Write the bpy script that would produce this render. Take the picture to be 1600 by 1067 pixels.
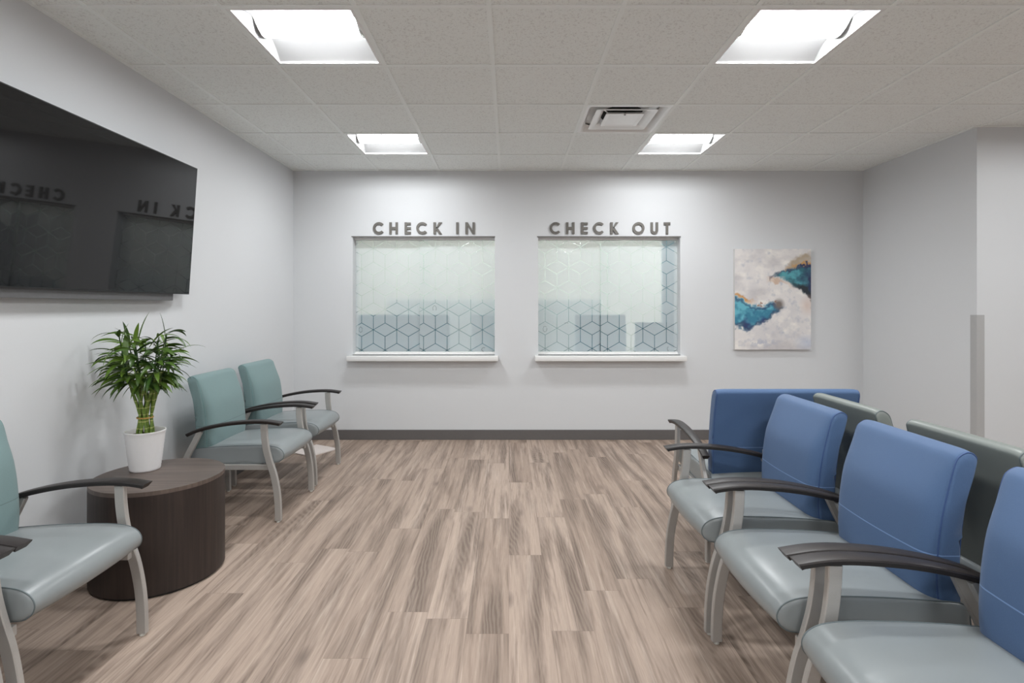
import bpy, bmesh, math, random
import numpy as np
from mathutils import Vector, Matrix, Quaternion

for o in list(bpy.data.objects):
    bpy.data.objects.remove(o, do_unlink=True)
S = bpy.context.scene
COL = S.collection
PI = math.pi

# ------------------------------------------------------------------ camera, world, exposure
FPX = 859.0
CAMZ = 1.333
cam_d = bpy.data.cameras.new('camera')
cam_d.sensor_width = 36.0
cam_d.lens = FPX / 1600 * 36.0
cam_d.shift_x = 5 / 1600
cam_d.shift_y = -54.5 / 1600
cam_d.clip_start = 0.02
cam = bpy.data.objects.new('camera', cam_d)
COL.objects.link(cam)
cam.location = (0, 0, CAMZ)
cam.rotation_euler = (PI / 2, 0, 0)
S.camera = cam

w = bpy.data.worlds.new('world')
w.use_nodes = True
w.node_tree.nodes['Background'].inputs[0].default_value = (0.8, 0.85, 0.9, 1)
w.node_tree.nodes['Background'].inputs[1].default_value = 0.1
S.world = w

S.view_settings.view_transform = 'Standard'
S.view_settings.look = 'None'
S.view_settings.gamma = 1.0
S.view_settings.use_curve_mapping = False
S.view_settings.exposure = 1.80

LAMP = 19.0         # radiance of the fixture lenses
OFFICE = 37.0       # radiance of the lens in the office behind the glass

# room dimensions
XL, XR, XF = -2.16, 3.55, 6.6
YB, YR, YN = 5.51, 4.17, -4.2
YO = 7.5
H = 2.70
CELL = 0.61

# ------------------------------------------------------------------ materials
def srgb(r, g, b):
    def f(c):
        c = c / 255.0
        return c / 12.92 if c <= 0.04045 else ((c + 0.055) / 1.055) ** 2.4
    return (f(r), f(g), f(b), 1.0)

def new_mat(name):
    m = bpy.data.materials.new(name)
    m.use_nodes = True
    nt = m.node_tree
    b = nt.nodes['Principled BSDF']
    return m, nt, b

def N(nt, t, **kw):
    n = nt.nodes.new(t)
    for k, v in kw.items():
        setattr(n, k, v)
    return n

def math_node(nt, op, a, b=None, clamp=False):
    n = nt.nodes.new('ShaderNodeMath')
    n.operation = op
    n.use_clamp = clamp
    for i, v in enumerate((a, b)):
        if v is None:
            continue
        if isinstance(v, (int, float)):
            n.inputs[i].default_value = v
        else:
            nt.links.new(v, n.inputs[i])
    return n.outputs[0]

def mixc(nt, fac, a, b, mode='MIX'):
    n = nt.nodes.new('ShaderNodeMix')
    n.data_type = 'RGBA'
    n.blend_type = mode
    for i, v in ((0, fac), (6, a), (7, b)):
        if isinstance(v, (int, float)):
            n.inputs[i].default_value = v
        elif isinstance(v, tuple):
            n.inputs[i].default_value = v
        else:
            nt.links.new(v, n.inputs[i])
    return n.outputs[2]

def ramp(nt, fac, stops):
    n = nt.nodes.new('ShaderNodeValToRGB')
    el = n.color_ramp.elements
    while len(el) < len(stops):
        el.new(0.5)
    for e, (p, c) in zip(el, stops):
        e.position = p
        e.color = c if isinstance(c, tuple) else (c, c, c, 1)
    nt.links.new(fac, n.inputs[0])
    return n.outputs[0]

def noise(nt, vec, scale, detail=2.0, rough=0.5, dist=0.0):
    n = nt.nodes.new('ShaderNodeTexNoise')
    n.inputs['Scale'].default_value = scale
    n.inputs['Detail'].default_value = detail
    n.inputs['Roughness'].default_value = rough
    n.inputs['Distortion'].default_value = dist
    nt.links.new(vec, n.inputs['Vector'])
    return n.outputs[0]

def mapping(nt, vec, scale=(1, 1, 1), loc=(0, 0, 0)):
    n = nt.nodes.new('ShaderNodeMapping')
    n.inputs['Scale'].default_value = scale
    n.inputs['Location'].default_value = loc
    nt.links.new(vec, n.inputs[0])
    return n.outputs[0]

def texco(nt):
    return nt.nodes.new('ShaderNodeTexCoord').outputs['Object']

def bump(nt, b, h, strength=0.2, dist=0.002):
    n = nt.nodes.new('ShaderNodeBump')
    n.inputs['Strength'].default_value = strength
    n.inputs['Distance'].default_value = dist
    nt.links.new(h, n.inputs['Height'])
    nt.links.new(n.outputs[0], b.inputs['Normal'])

def simple(name, col, rough=0.5, metal=0.0, spec=0.5, nscale=0, namp=0.06, bstr=0.0):
    m, nt, b = new_mat(name)
    b.inputs['Roughness'].default_value = rough
    b.inputs['Metallic'].default_value = metal
    b.inputs['Specular IOR Level'].default_value = spec
    if nscale:
        f = noise(nt, texco(nt), nscale, 3)
        lo = tuple(c * (1 - namp) for c in col[:3]) + (1,)
        hi = tuple(min(1, c * (1 + namp)) for c in col[:3]) + (1,)
        nt.links.new(mixc(nt, f, lo, hi), b.inputs['Base Color'])
        if bstr:
            bump(nt, b, f, bstr)
    else:
        b.inputs['Base Color'].default_value = col
    return m

M = {}
M['wall'] = simple('wall_paint', (0.665, 0.68, 0.695, 1), 0.6, spec=0.3, nscale=180, namp=0.012, bstr=0.06)
M['office_wall'] = simple('office_wall_paint', (0.80, 0.82, 0.77, 1), 0.7, nscale=60, namp=0.01)
M['white'] = simple('white_trim', (0.83, 0.83, 0.82, 1), 0.35, nscale=30, namp=0.01)
M['baseboard'] = simple('rubber_base', srgb(98, 95, 94), 0.5, nscale=40, namp=0.06)
M['guard'] = simple('corner_guard_vinyl', srgb(176, 176, 176), 0.5, nscale=60, namp=0.03)
M['grid'] = simple('ceiling_grid_metal', (0.87, 0.90, 0.885, 1), 0.45, nscale=20, namp=0.02)
M['letter'] = simple('bronze_letter', srgb(105, 102, 97), 0.5, metal=0.2, nscale=90, namp=0.06)
M['metal'] = simple('silver_leg_paint', srgb(182, 179, 175), 0.42, metal=0.35, nscale=300, namp=0.05)
M['arm'] = simple('dark_urethane', srgb(42, 37, 36), 0.42, nscale=120, namp=0.1, bstr=0.1)
M['glide'] = simple('glide_plastic', srgb(200, 198, 190), 0.4, nscale=40, namp=0.02)
M['duct'] = simple('duct_black', srgb(28, 30, 28), 0.7, nscale=40, namp=0.2)
M['diffuser'] = simple('diffuser_enamel', (0.90, 0.91, 0.91, 1), 0.28, metal=0.1, nscale=20, namp=0.02)
M['tv_frame'] = simple('tv_bezel', srgb(30, 30, 31), 0.4, nscale=60, namp=0.1)
M['tv_back'] = simple('tv_rear_plastic', srgb(92, 92, 93), 0.5, nscale=60, namp=0.1)
M['screen'] = simple('tv_screen', srgb(22, 22, 23), 0.03, spec=0.42, nscale=3, namp=0.05)
M['pot'] = simple('pot_ceramic', (0.80, 0.79, 0.79, 1), 0.5, nscale=80, namp=0.02, bstr=0.15)
M['soil'] = simple('potting_soil', srgb(88, 74, 60), 0.95, nscale=120, namp=0.5, bstr=0.8)
M['band'] = simple('raffia_tie', srgb(190, 150, 80), 0.6, nscale=100, namp=0.1)
M['panel'] = simple('pale_panel', srgb(226, 216, 210), 0.5, nscale=40, namp=0.02)
M['teal_panel'] = simple('teal_partition_fabric', srgb(82, 142, 160), 0.8, nscale=120, namp=0.05)
M['grey_panel'] = simple('grey_partition_fabric', srgb(176, 190, 190), 0.8, nscale=120, namp=0.05)
M['blue_panel'] = simple('pale_blue_partition', srgb(160, 194, 206), 0.8, nscale=120, namp=0.05)

def fabric(name, col, seam=2.0, weave=900):
    m, nt, b = new_mat(name)
    v = texco(nt)
    f1 = noise(nt, mapping(nt, v, (1, 1, 0.25)), weave, 2)
    f2 = noise(nt, v, 9, 3)
    c = mixc(nt, f1, tuple(x * 0.85 for x in col[:3]) + (1,), tuple(x * 1.15 for x in col[:3]) + (1,))
    c = mixc(nt, math_node(nt, 'MULTIPLY', f2, 0.25), c, tuple(x * 0.85 for x in col[:3]) + (1,))
    if seam:   # stitched seam across the cushion
        sp = N(nt, 'ShaderNodeSeparateXYZ'); nt.links.new(v, sp.inputs[0])
        d = math_node(nt, 'ABSOLUTE', math_node(nt, 'SUBTRACT', sp.outputs[2], 0.583))
        line = math_node(nt, 'LESS_THAN', d, 0.0019)
        c = mixc(nt, math_node(nt, 'MULTIPLY', line, 0.75), c, tuple(min(1, x * seam + (0.06 if seam > 1 else 0)) for x in col[:3]) + (1,))
    nt.links.new(c, b.inputs['Base Color'])
    b.inputs['Roughness'].default_value = 0.62
    b.inputs['Specular IOR Level'].default_value = 0.35
    b.inputs['Sheen Weight'].default_value = 0.15
    bump(nt, b, f1, 0.12, 0.001)
    return m

def vinyl(name, col, rough=0.31):
    m, nt, b = new_mat(name)
    v = texco(nt)
    f = noise(nt, v, 6, 3)
    g = noise(nt, v, 500, 2)
    c = mixc(nt, f, tuple(x * 0.94 for x in col[:3]) + (1,), tuple(x * 1.05 for x in col[:3]) + (1,))
    nt.links.new(c, b.inputs['Base Color'])
    b.inputs['Roughness'].default_value = rough
    bump(nt, b, g, 0.05, 0.0006)
    return m

M['blue'] = fabric('blue_upholstery', (0.076, 0.142, 0.278, 1))
M['teal'] = fabric('teal_upholstery', (0.182, 0.272, 0.274, 1), 0.6)
M['seat'] = vinyl('grey_green_vinyl', (0.262, 0.288, 0.295, 1))
M['greyback'] = vinyl('grey_vinyl_back', (0.22, 0.245, 0.23, 1), 0.38)
M['blue_pipe'] = simple('blue_piping', (0.05, 0.10, 0.25, 1), 0.6, nscale=80)
M['teal_pipe'] = simple('teal_piping', (0.15, 0.27, 0.27, 1), 0.6, nscale=80)
M['seat_pipe'] = simple('seat_piping', (0.13, 0.16, 0.17, 1), 0.5, nscale=80)

def plank_mat():
    m, nt, b = new_mat('vinyl_plank_floor')
    v = texco(nt)
    sp = N(nt, 'ShaderNodeSeparateXYZ'); nt.links.new(v, sp.inputs[0])
    W, L = 0.176, 1.22
    xs = math_node(nt, 'DIVIDE', sp.outputs[0], W)
    row = math_node(nt, 'FLOOR', xs)
    wn = N(nt, 'ShaderNodeTexWhiteNoise', noise_dimensions='1D'); nt.links.new(row, wn.inputs['W'])
    ys = math_node(nt, 'DIVIDE', math_node(nt, 'ADD', sp.outputs[1], math_node(nt, 'MULTIPLY', wn.outputs[0], L)), L)
    cl = math_node(nt, 'FLOOR', ys)
    cb = N(nt, 'ShaderNodeCombineXYZ'); nt.links.new(row, cb.inputs[0]); nt.links.new(cl, cb.inputs[1])
    w2 = N(nt, 'ShaderNodeTexWhiteNoise', noise_dimensions='3D'); nt.links.new(cb.outputs[0], w2.inputs['Vector'])
    idv = w2.outputs[0]
    # shift texture space per plank
    sc = N(nt, 'ShaderNodeVectorMath', operation='SCALE'); nt.links.new(w2.outputs[1], sc.inputs[0]); sc.inputs['Scale'].default_value = 20
    ad = N(nt, 'ShaderNodeVectorMath', operation='ADD'); nt.links.new(v, ad.inputs[0]); nt.links.new(sc.outputs[0], ad.inputs[1])
    pv = ad.outputs[0]
    smear = noise(nt, mapping(nt, pv, (12, 0.8, 1)), 1.0, 5, 0.6, 0.35)
    grain = noise(nt, mapping(nt, pv, (75, 3.0, 1)), 1.0, 6, 0.7, 0.9)
    fine = noise(nt, mapping(nt, pv, (320, 9, 1)), 1.0, 3, 0.6)
    # cathedral figure
    wv = N(nt, 'ShaderNodeTexWave', wave_type='RINGS', rings_direction='SPHERICAL')
    nt.links.new(mapping(nt, pv, (8, 1.8, 1)), wv.inputs['Vector'])
    wv.inputs['Scale'].default_value = 2.6; wv.inputs['Distortion'].default_value = 9.0
    wv.inputs['Detail'].default_value = 3; wv.inputs['Detail Scale'].default_value = 0.8
    # knots
    vo = N(nt, 'ShaderNodeTexVoronoi'); nt.links.new(mapping(nt, pv, (5.0, 1.9, 1)), vo.inputs['Vector'])
    vo.inputs['Scale'].default_value = 1.0
    knot = ramp(nt, vo.outputs['Distance'], [(0.0, 1.0), (0.05, 0.75), (0.16, 0.0)])
    kid = N(nt, 'ShaderNodeSeparateColor'); nt.links.new(vo.outputs['Color'], kid.inputs[0])
    knot = math_node(nt, 'MULTIPLY', knot, math_node(nt, 'GREATER_THAN', kid.outputs[0], 0.5))
    dark = ramp(nt, smear, [(0.46, 0.0), (0.55, 0.45), (0.64, 1.0)])
    light = srgb(198, 178, 163); mid = srgb(166, 146, 131); dk = srgb(78, 62, 52)
    c = mixc(nt, math_node(nt, 'MULTIPLY', idv, 0.75), light, mid)
    c = mixc(nt, math_node(nt, 'MULTIPLY', dark, 0.82), c, dk)
    thin = ramp(nt, noise(nt, mapping(nt, pv, (42, 1.6, 1)), 1.0, 4, 0.6, 0.4), [(0.54, 0.0), (0.66, 1.0)])
    c = mixc(nt, math_node(nt, 'MULTIPLY', thin, 0.5), c, srgb(104, 86, 74))
    pale = ramp(nt, noise(nt, mapping(nt, pv, (30, 1.1, 3)), 1.0, 4, 0.6, 0.3), [(0.56, 0.0), (0.68, 1.0)])
    c = mixc(nt, math_node(nt, 'MULTIPLY', pale, 0.55), c, srgb(212, 194, 180))
    gr = ramp(nt, grain, [(0.42, 0.0), (0.58, 1.0)])
    c = mixc(nt, math_node(nt, 'MULTIPLY', gr, math_node(nt, 'ADD', 0.20, math_node(nt, 'MULTIPLY', dark, 0.40))), c, srgb(118, 101, 89))
    fig = math_node(nt, 'MULTIPLY', math_node(nt, 'MULTIPLY', wv.outputs['Fac'], dark), 0.24)
    c = mixc(nt, fig, c, srgb(205, 190, 175))
    c = mixc(nt, math_node(nt, 'MULTIPLY', fine, 0.38), c, srgb(128, 110, 98))
    c = mixc(nt, math_node(nt, 'MULTIPLY', knot, 0.6), c, srgb(78, 66, 60))
    # thin joints
    fx = math_node(nt, 'FRACT', xs); fy = math_node(nt, 'FRACT', ys)
    jx = math_node(nt, 'LESS_THAN', fx, 0.010); jy = math_node(nt, 'LESS_THAN', fy, 0.0018)
    j = math_node(nt, 'MAXIMUM', jx, jy)
    c = mixc(nt, math_node(nt, 'MULTIPLY', j, 0.35), c, srgb(95, 80, 70))
    nt.links.new(c, b.inputs['Base Color'])
    nt.links.new(math_node(nt, 'ADD', 0.42, math_node(nt, 'MULTIPLY', fine, 0.2)), b.inputs['Roughness'])
    b.inputs['Specular IOR Level'].default_value = 0.4
    bump(nt, b, fine, 0.15, 0.0006)
    return m
M['floor'] = plank_mat()

def tile_mat():
    m, nt, b = new_mat('mineral_fibre_tile')
    v = texco(nt)
    n1 = noise(nt, v, 95, 2, 0.55)
    n2 = noise(nt, v, 210, 2, 0.6)
    sp = ramp(nt, n1, [(0.34, 1.0), (0.44, 0.0)])
    s2 = ramp(nt, n2, [(0.33, 1.0), (0.42, 0.0)])
    base = (0.87, 0.90, 0.885, 1)
    c = mixc(nt, math_node(nt, 'MULTIPLY', sp, 0.45), base, (0.55, 0.55, 0.54, 1))
    c = mixc(nt, math_node(nt, 'MULTIPLY', s2, 0.42), c, (0.52, 0.52, 0.51, 1))
    nt.links.new(c, b.inputs['Base Color'])
    b.inputs['Roughness'].default_value = 0.9
    b.inputs['Specular IOR Level'].default_value = 0.15
    bump(nt, b, n1, 0.35, 0.002)
    return m
M['tile'] = tile_mat()

def wood_mat(name, axis, lo, hi, rough):
    m, nt, b = new_mat(name)
    v = texco(nt)
    s = {'z': (70, 70, 2.0), 'x': (3.0, 70, 3)}[axis]
    s2 = {'z': (14, 14, 0.8), 'x': (1.0, 16, 1)}[axis]
    a = noise(nt, mapping(nt, v, s), 1.0, 4, 0.6, 0.3)
    c2 = noise(nt, mapping(nt, v, s2), 1.0, 3, 0.6, 0.6)
    f = math_node(nt, 'ADD', math_node(nt, 'MULTIPLY', a, 0.55), math_node(nt, 'MULTIPLY', c2, 0.45))
    nt.links.new(ramp(nt, f, [(0.32, lo), (0.68, hi)]), b.inputs['Base Color'])
    b.inputs['Roughness'].default_value = rough
    return m
M['drum_side'] = wood_mat('dark_walnut_side', 'z', srgb(34, 27, 25), srgb(60, 48, 43), 0.5)
M['drum_top'] = wood_mat('dark_walnut_top', 'x', srgb(70, 59, 54), srgb(110, 97, 89), 0.42)

def leaf_mat():
    m, nt, b = new_mat('lucky_bamboo_leaf')
    v = texco(nt)
    at = N(nt, 'ShaderNodeAttribute', attribute_name='tint')
    f = noise(nt, v, 25, 2)
    c = mixc(nt, at.outputs['Fac'], srgb(38, 70, 22), srgb(112, 142, 52))
    c = mixc(nt, math_node(nt, 'MULTIPLY', f, 0.4), c, srgb(44, 72, 28))
    nt.links.new(c, b.inputs['Base Color'])
    b.inputs['Roughness'].default_value = 0.38
    b.inputs['Subsurface Weight'].default_value = 0.0
    return m
M['leaf'] = leaf_mat()
def stalk_mat():
    m, nt, b = new_mat('bamboo_stalk')
    v = texco(nt)
    sp = N(nt, 'ShaderNodeSeparateXYZ'); nt.links.new(v, sp.inputs[0])
    ring = math_node(nt, 'LESS_THAN', math_node(nt, 'FRACT', math_node(nt, 'MULTIPLY', sp.outputs[2], 28)), 0.12)
    f = noise(nt, v, 60, 2)
    c = mixc(nt, f, srgb(70, 100, 34), srgb(128, 150, 62))
    c = mixc(nt, math_node(nt, 'MULTIPLY', ring, 0.7), c, srgb(196, 196, 130))
    nt.links.new(c, b.inputs['Base Color'])
    b.inputs['Roughness'].default_value = 0.4
    return m
M['stalk'] = stalk_mat()

def lamp_mat(name, strength):
    m, nt, b = new_mat(name)
    nt.nodes.remove(b)
    e = N(nt, 'ShaderNodeEmission')
    e.inputs[0].default_value = (0.965, 0.985, 1.0, 1)
    e.inputs[1].default_value = strength
    nt.links.new(e.outputs[0], nt.nodes['Material Output'].inputs[0])
    return m
M['lens'] = lamp_mat('lit_lens', LAMP)
M['lens_office'] = lamp_mat('lit_lens_office', OFFICE)
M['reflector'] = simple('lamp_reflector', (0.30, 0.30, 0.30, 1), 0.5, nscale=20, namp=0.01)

def glass_mat():
    m, nt, b = new_mat('clear_glass')
    nt.nodes.remove(b)
    t = N(nt, 'ShaderNodeBsdfTransparent'); t.inputs[0].default_value = (0.95, 0.975, 0.965, 1)
    g = N(nt, 'ShaderNodeBsdfGlossy'); g.inputs['Roughness'].default_value = 0.02
    fr = N(nt, 'ShaderNodeFresnel'); fr.inputs[0].default_value = 1.45
    mx = N(nt, 'ShaderNodeMixShader')
    nt.links.new(fr.outputs[0], mx.inputs[0]); nt.links.new(t.outputs[0], mx.inputs[1]); nt.links.new(g.outputs[0], mx.inputs[2])
    nt.links.new(mx.outputs[0], nt.nodes['Material Output'].inputs[0])
    return m
M['glass'] = glass_mat()
def film_mat():
    m, nt, b = new_mat('frosted_film')
    nt.nodes.remove(b)
    d = N(nt, 'ShaderNodeBsdfDiffuse'); d.inputs[0].default_value = (0.80, 0.88, 0.92, 1)
    r = N(nt, 'ShaderNodeBsdfRefraction'); r.inputs['Color'].default_value = (0.97, 0.90, 0.85, 1)
    r.inputs['Roughness'].default_value = 0.6; r.inputs['IOR'].default_value = 1.05
    m2 = N(nt, 'ShaderNodeMixShader'); m2.inputs[0].default_value = 0.52
    nt.links.new(d.outputs[0], m2.inputs[1]); nt.links.new(r.outputs[0], m2.inputs[2])
    nt.links.new(m2.outputs[0], nt.nodes['Material Output'].inputs[0])
    return m
M['film'] = film_mat()
def paint_mat():
    m, nt, b = new_mat('canvas_paint')
    at = N(nt, 'ShaderNodeAttribute', attribute_name='paint')
    f = noise(nt, texco(nt), 60, 3)
    nt.links.new(at.outputs['Color'], b.inputs['Base Color'])
    b.inputs['Roughness'].default_value = 0.55
    bump(nt, b, f, 0.3, 0.002)
    return m
M['canvas'] = paint_mat()
M['canvas_edge'] = simple('canvas_edge', srgb(200, 198, 196), 0.7, nscale=40, namp=0.04)

# ------------------------------------------------------------------ mesh helpers
def link_mesh(name, bm, mat, parent=None, smooth=None, kind=None):
    bmesh.ops.recalc_face_normals(bm, faces=bm.faces[:])
    me = bpy.data.meshes.new(name)
    bm.to_mesh(me); bm.free()
    if mat: me.materials.append(mat)
    if smooth is not None:
        for p in me.polygons: p.use_smooth = True
        me.set_sharp_from_angle(angle=math.radians(smooth))
    o = bpy.data.objects.new(name, me)
    COL.objects.link(o)
    if parent is not None: o.parent = parent
    if kind: o['kind'] = kind
    return o

def box(bm, x0, x1, y0, y1, z0, z1, bev=0):
    vs = [bm.verts.new((x, y, z)) for x in (x0, x1) for y in (y0, y1) for z in (z0, z1)]
    q = [(0, 1, 3, 2), (4, 6, 7, 5), (0, 4, 5, 1), (2, 3, 7, 6), (0, 2, 6, 4), (1, 5, 7, 3)]
    fs = [bm.faces.new([vs[i] for i in f]) for f in q]
    if bev:
        es = list({e for f in fs for e in f.edges})
        bmesh.ops.bevel(bm, geom=es, offset=bev, segments=2, affect='EDGES', profile=0.5)
    return fs

def catmull(pts, n, closed=False):
    P = [np.array(p, float) for p in pts]
    out = []
    m = len(P)
    segs = m if closed else m - 1
    for i in range(segs):
        if closed:
            a, b, c, d = P[(i - 1) % m], P[i], P[(i + 1) % m], P[(i + 2) % m]
        else:
            a = P[i - 1] if i > 0 else 2 * P[0] - P[1]
            b, c = P[i], P[i + 1]
            d = P[i + 2] if i + 2 < m else 2 * P[-1] - P[-2]
        for k in range(n):
            t = k / n
            out.append(0.5 * ((2 * b) + (-a + c) * t + (2 * a - 5 * b + 4 * c - d) * t * t + (-a + 3 * b - 3 * c + d) * t ** 3))
    if not closed: out.append(P[-1])
    return out

def loft(bm, rings, cap=True, closed_path=False):
    R = [[bm.verts.new(tuple(p)) for p in r] for r in rings]
    n = len(R[0])
    rng = range(len(R)) if closed_path else range(len(R) - 1)
    for i in rng:
        a, b = R[i], R[(i + 1) % len(R)]
        for j in range(n):
            bm.faces.new((a[j], a[(j + 1) % n], b[(j + 1) % n], b[j]))
    if cap and not closed_path:
        bm.faces.new(R[0][::-1]); bm.faces.new(R[-1])
    return R

def tube(bm, pts, r, n=8, closed=False, cap=True):
    P = [Vector(p) for p in pts]
    rings = []
    m = len(P)
    for i, p in enumerate(P):
        if closed: t = (P[(i + 1) % m] - P[(i - 1) % m])
        else: t = (P[min(i + 1, m - 1)] - P[max(i - 1, 0)])
        t.normalize()
        up = Vector((0, 0, 1)) if abs(t.z) < 0.95 else Vector((0, 1, 0))
        if closed and abs(t.y) < 0.3: up = Vector((0, 1, 0))
        s = t.cross(up).normalized(); u = s.cross(t).normalized()
        rr = r[i] if isinstance(r, (list, tuple)) else r
        rings.append([p + s * rr * math.cos(2 * PI * k / n) + u * rr * math.sin(2 * PI * k / n) for k in range(n)])
    loft(bm, rings, cap=cap and not closed, closed_path=closed)

def lathe(bm, prof, n=48, cx=0, cy=0, cap=True):
    rings = [[(cx + r * math.cos(2 * PI * k / n), cy + r * math.sin(2 * PI * k / n), z) for k in range(n)] for r, z in prof]
    loft(bm, rings, cap=cap)

def tag(o, label, cat, group=None):
    o['label'] = label; o['category'] = cat
    if group: o['group'] = group
    return o

def empty(name, loc=(0, 0, 0), rz=0.0):
    o = bpy.data.objects.new(name, None)
    o.empty_display_size = 0.1
    COL.objects.link(o)
    o.location = loc; o.rotation_euler = (0, 0, rz)
    return o

def copy_tree(o, parent=None):
    c = o.copy(); COL.objects.link(c)
    if parent is not None: c.parent = parent
    for ch in [x for x in bpy.data.objects if x.parent == o]:
        copy_tree(ch, c)
    return c

# ------------------------------------------------------------------ room shell
WIN = [(-1.564, -0.141), (0.295, 1.718)]
WZ0, WZ1 = 0.852, 2.032
T = 0.20
bm = bmesh.new(); box(bm, XL - T, XF + T, YN - T, YO + T, -0.1, 0.0)
link_mesh('floor', bm, M['floor'], kind='structure')

bm = bmesh.new()
box(bm, XL - T, WIN[0][0], YB, YB + T, 0, H + 0.3)
box(bm, WIN[0][1], WIN[1][0], YB, YB + T, 0, H + 0.3)
box(bm, WIN[1][1], XR, YB, YB + T, 0, H + 0.3)
for a, b_ in WIN:
    box(bm, a, b_, YB, YB + T, 0, WZ0)
    box(bm, a, b_, YB, YB + T, WZ1, H + 0.3)
bmesh.ops.remove_doubles(bm, verts=bm.verts[:], dist=1e-5)
link_mesh('wall_back', bm, M['wall'], kind='structure')
bm = bmesh.new(); box(bm, XL - T, XL, YN - T, YB, 0, H + 0.3)
link_mesh('wall_left', bm, M['wall'], kind='structure')
bm = bmesh.new(); box(bm, XR, XF, YR, YB + T, 0, H + 0.3)
link_mesh('wall_right', bm, M['wall'], kind='structure')
bm = bmesh.new(); box(bm, XF, XF + T, YN - T, YR, 0, H + 0.3)
link_mesh('wall_far_right', bm, M['wall'], kind='structure')
bm = bmesh.new(); box(bm, XL, XF, YN - T, YN, 0, H + 0.3)
link_mesh('wall_front', bm, M['wall'], kind='structure')

# office behind the glass
bm = bmesh.new()
box(bm, XL - T, XR + T, YO, YO + T, 0, H + 0.3)
link_mesh('wall_office_back', bm, M['office_wall'], kind='structure')
bm = bmesh.new(); box(bm, XL - T, XL, YB + T, YO, 0, H + 0.3)
link_mesh('wall_office_left', bm, M['office_wall'], kind='structure')
bm = bmesh.new(); box(bm, XR, XR + T, YB + T, YO, 0, H + 0.3)
link_mesh('wall_office_right', bm, M['office_wall'], kind='structure')

# ceiling tiles (one face each) with open cells for the fixtures
GX0, GY0 = -1.31, 4.94           # a grid crossing
cols = [GX0 + CELL * k for k in range(-2, 15)]
rows = [GY0 + CELL * k for k in range(-16, 2)]
LIGHTX = [-1.31, 1.13, 3.57]
LIGHTY = [4.33, 2.50, 0.67, -1.16, -2.99]
light_cells = [(x, y) for x in LIGHTX for y in LIGHTY if not (x > 3 and y > 3.5)]
vent_cell = (GX0 + 3 * CELL, 3.72)
def is_hole(x, y):
    return any(abs(x - a) < .05 and abs(y - b) < .05 for a, b in light_cells + [vent_cell])
bm = bmesh.new()
xs = sorted(set([XL] + [c for c in cols if XL < c < XF] + [XF]))
ys = sorted(set([YN] + [r for r in rows if YN < r < YB] + [YB]))
for i in range(len(xs) - 1):
    for j in range(len(ys) - 1):
        if is_hole(xs[i], ys[j]): continue
        if xs[i] > XR + .3 and ys[j] > YR: continue
        vs = [bm.verts.new(p) for p in ((xs[i], ys[j], H), (xs[i + 1], ys[j], H), (xs[i + 1], ys[j + 1], H), (xs[i], ys[j + 1], H))]
        bm.faces.new(vs)
ceil = link_mesh('ceiling', bm, M['tile'], kind='structure')
for p in ceil.data.polygons: pass
bm = bmesh.new(); box(bm, XL, XR, YB + T, YO, H, H + .05)
link_mesh('ceiling_office', bm, M['office_wall'], kind='structure')
bm = bmesh.new(); box(bm, XL - T, XF + T, YN - T, YB + T, H + 0.3, H + 0.4)
link_mesh('ceiling_slab', bm, M['duct'], kind='structure')

bm = bmesh.new()
for x in xs[1:-1]:
    box(bm, x - .012, x + .012, YN, YB, H - .005, H + .0015)
for y in ys[1:-1]:
    box(bm, XL, XF, y - .012, y + .012, H - .0053, H + .0018)
link_mesh('ceiling_grid', bm, M['grid'], parent=ceil)
bm = bmesh.new()      # wall angle
box(bm, XL, XL + .022, YN, YB, H - .006, H + .002)
box(bm, XL, XR, YB - .022, YB, H - .0063, H + .002)
box(bm, XR - .022, XR, YR, YB, H - .006, H + .002)
box(bm, XR - .022, XF, YR - .022, YR, H - .0063, H + .002)
link_mesh('wall_angle', bm, M['grid'], parent=ceil)

# baseboards
def base(name, x0, x1, y0, y1):
    bm = bmesh.new(); box(bm, x0, x1, y0, y1, 0.0, 0.10, 0.002)
    link_mesh(name, bm, M['baseboard'], kind='structure')
base('baseboard_back', XL + .001, XR - .001, YB - .010, YB)
base('baseboard_left', XL, XL + .010, YN, YB - .0105)
base('baseboard_right', XR - .010, XR, YR, YB - .0105)
base('baseboard_passage', XR - .010, XF, YR - .010, YR)
# corner guard
bm = bmesh.new()
box(bm, XR - .004, XR + .055, YR - .004, YR, .10, 1.27)
box(bm, XR - .004, XR, YR, YR + .055, .10, 1.27)
link_mesh('trim_1', bm, M['guard'], kind='structure')

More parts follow.
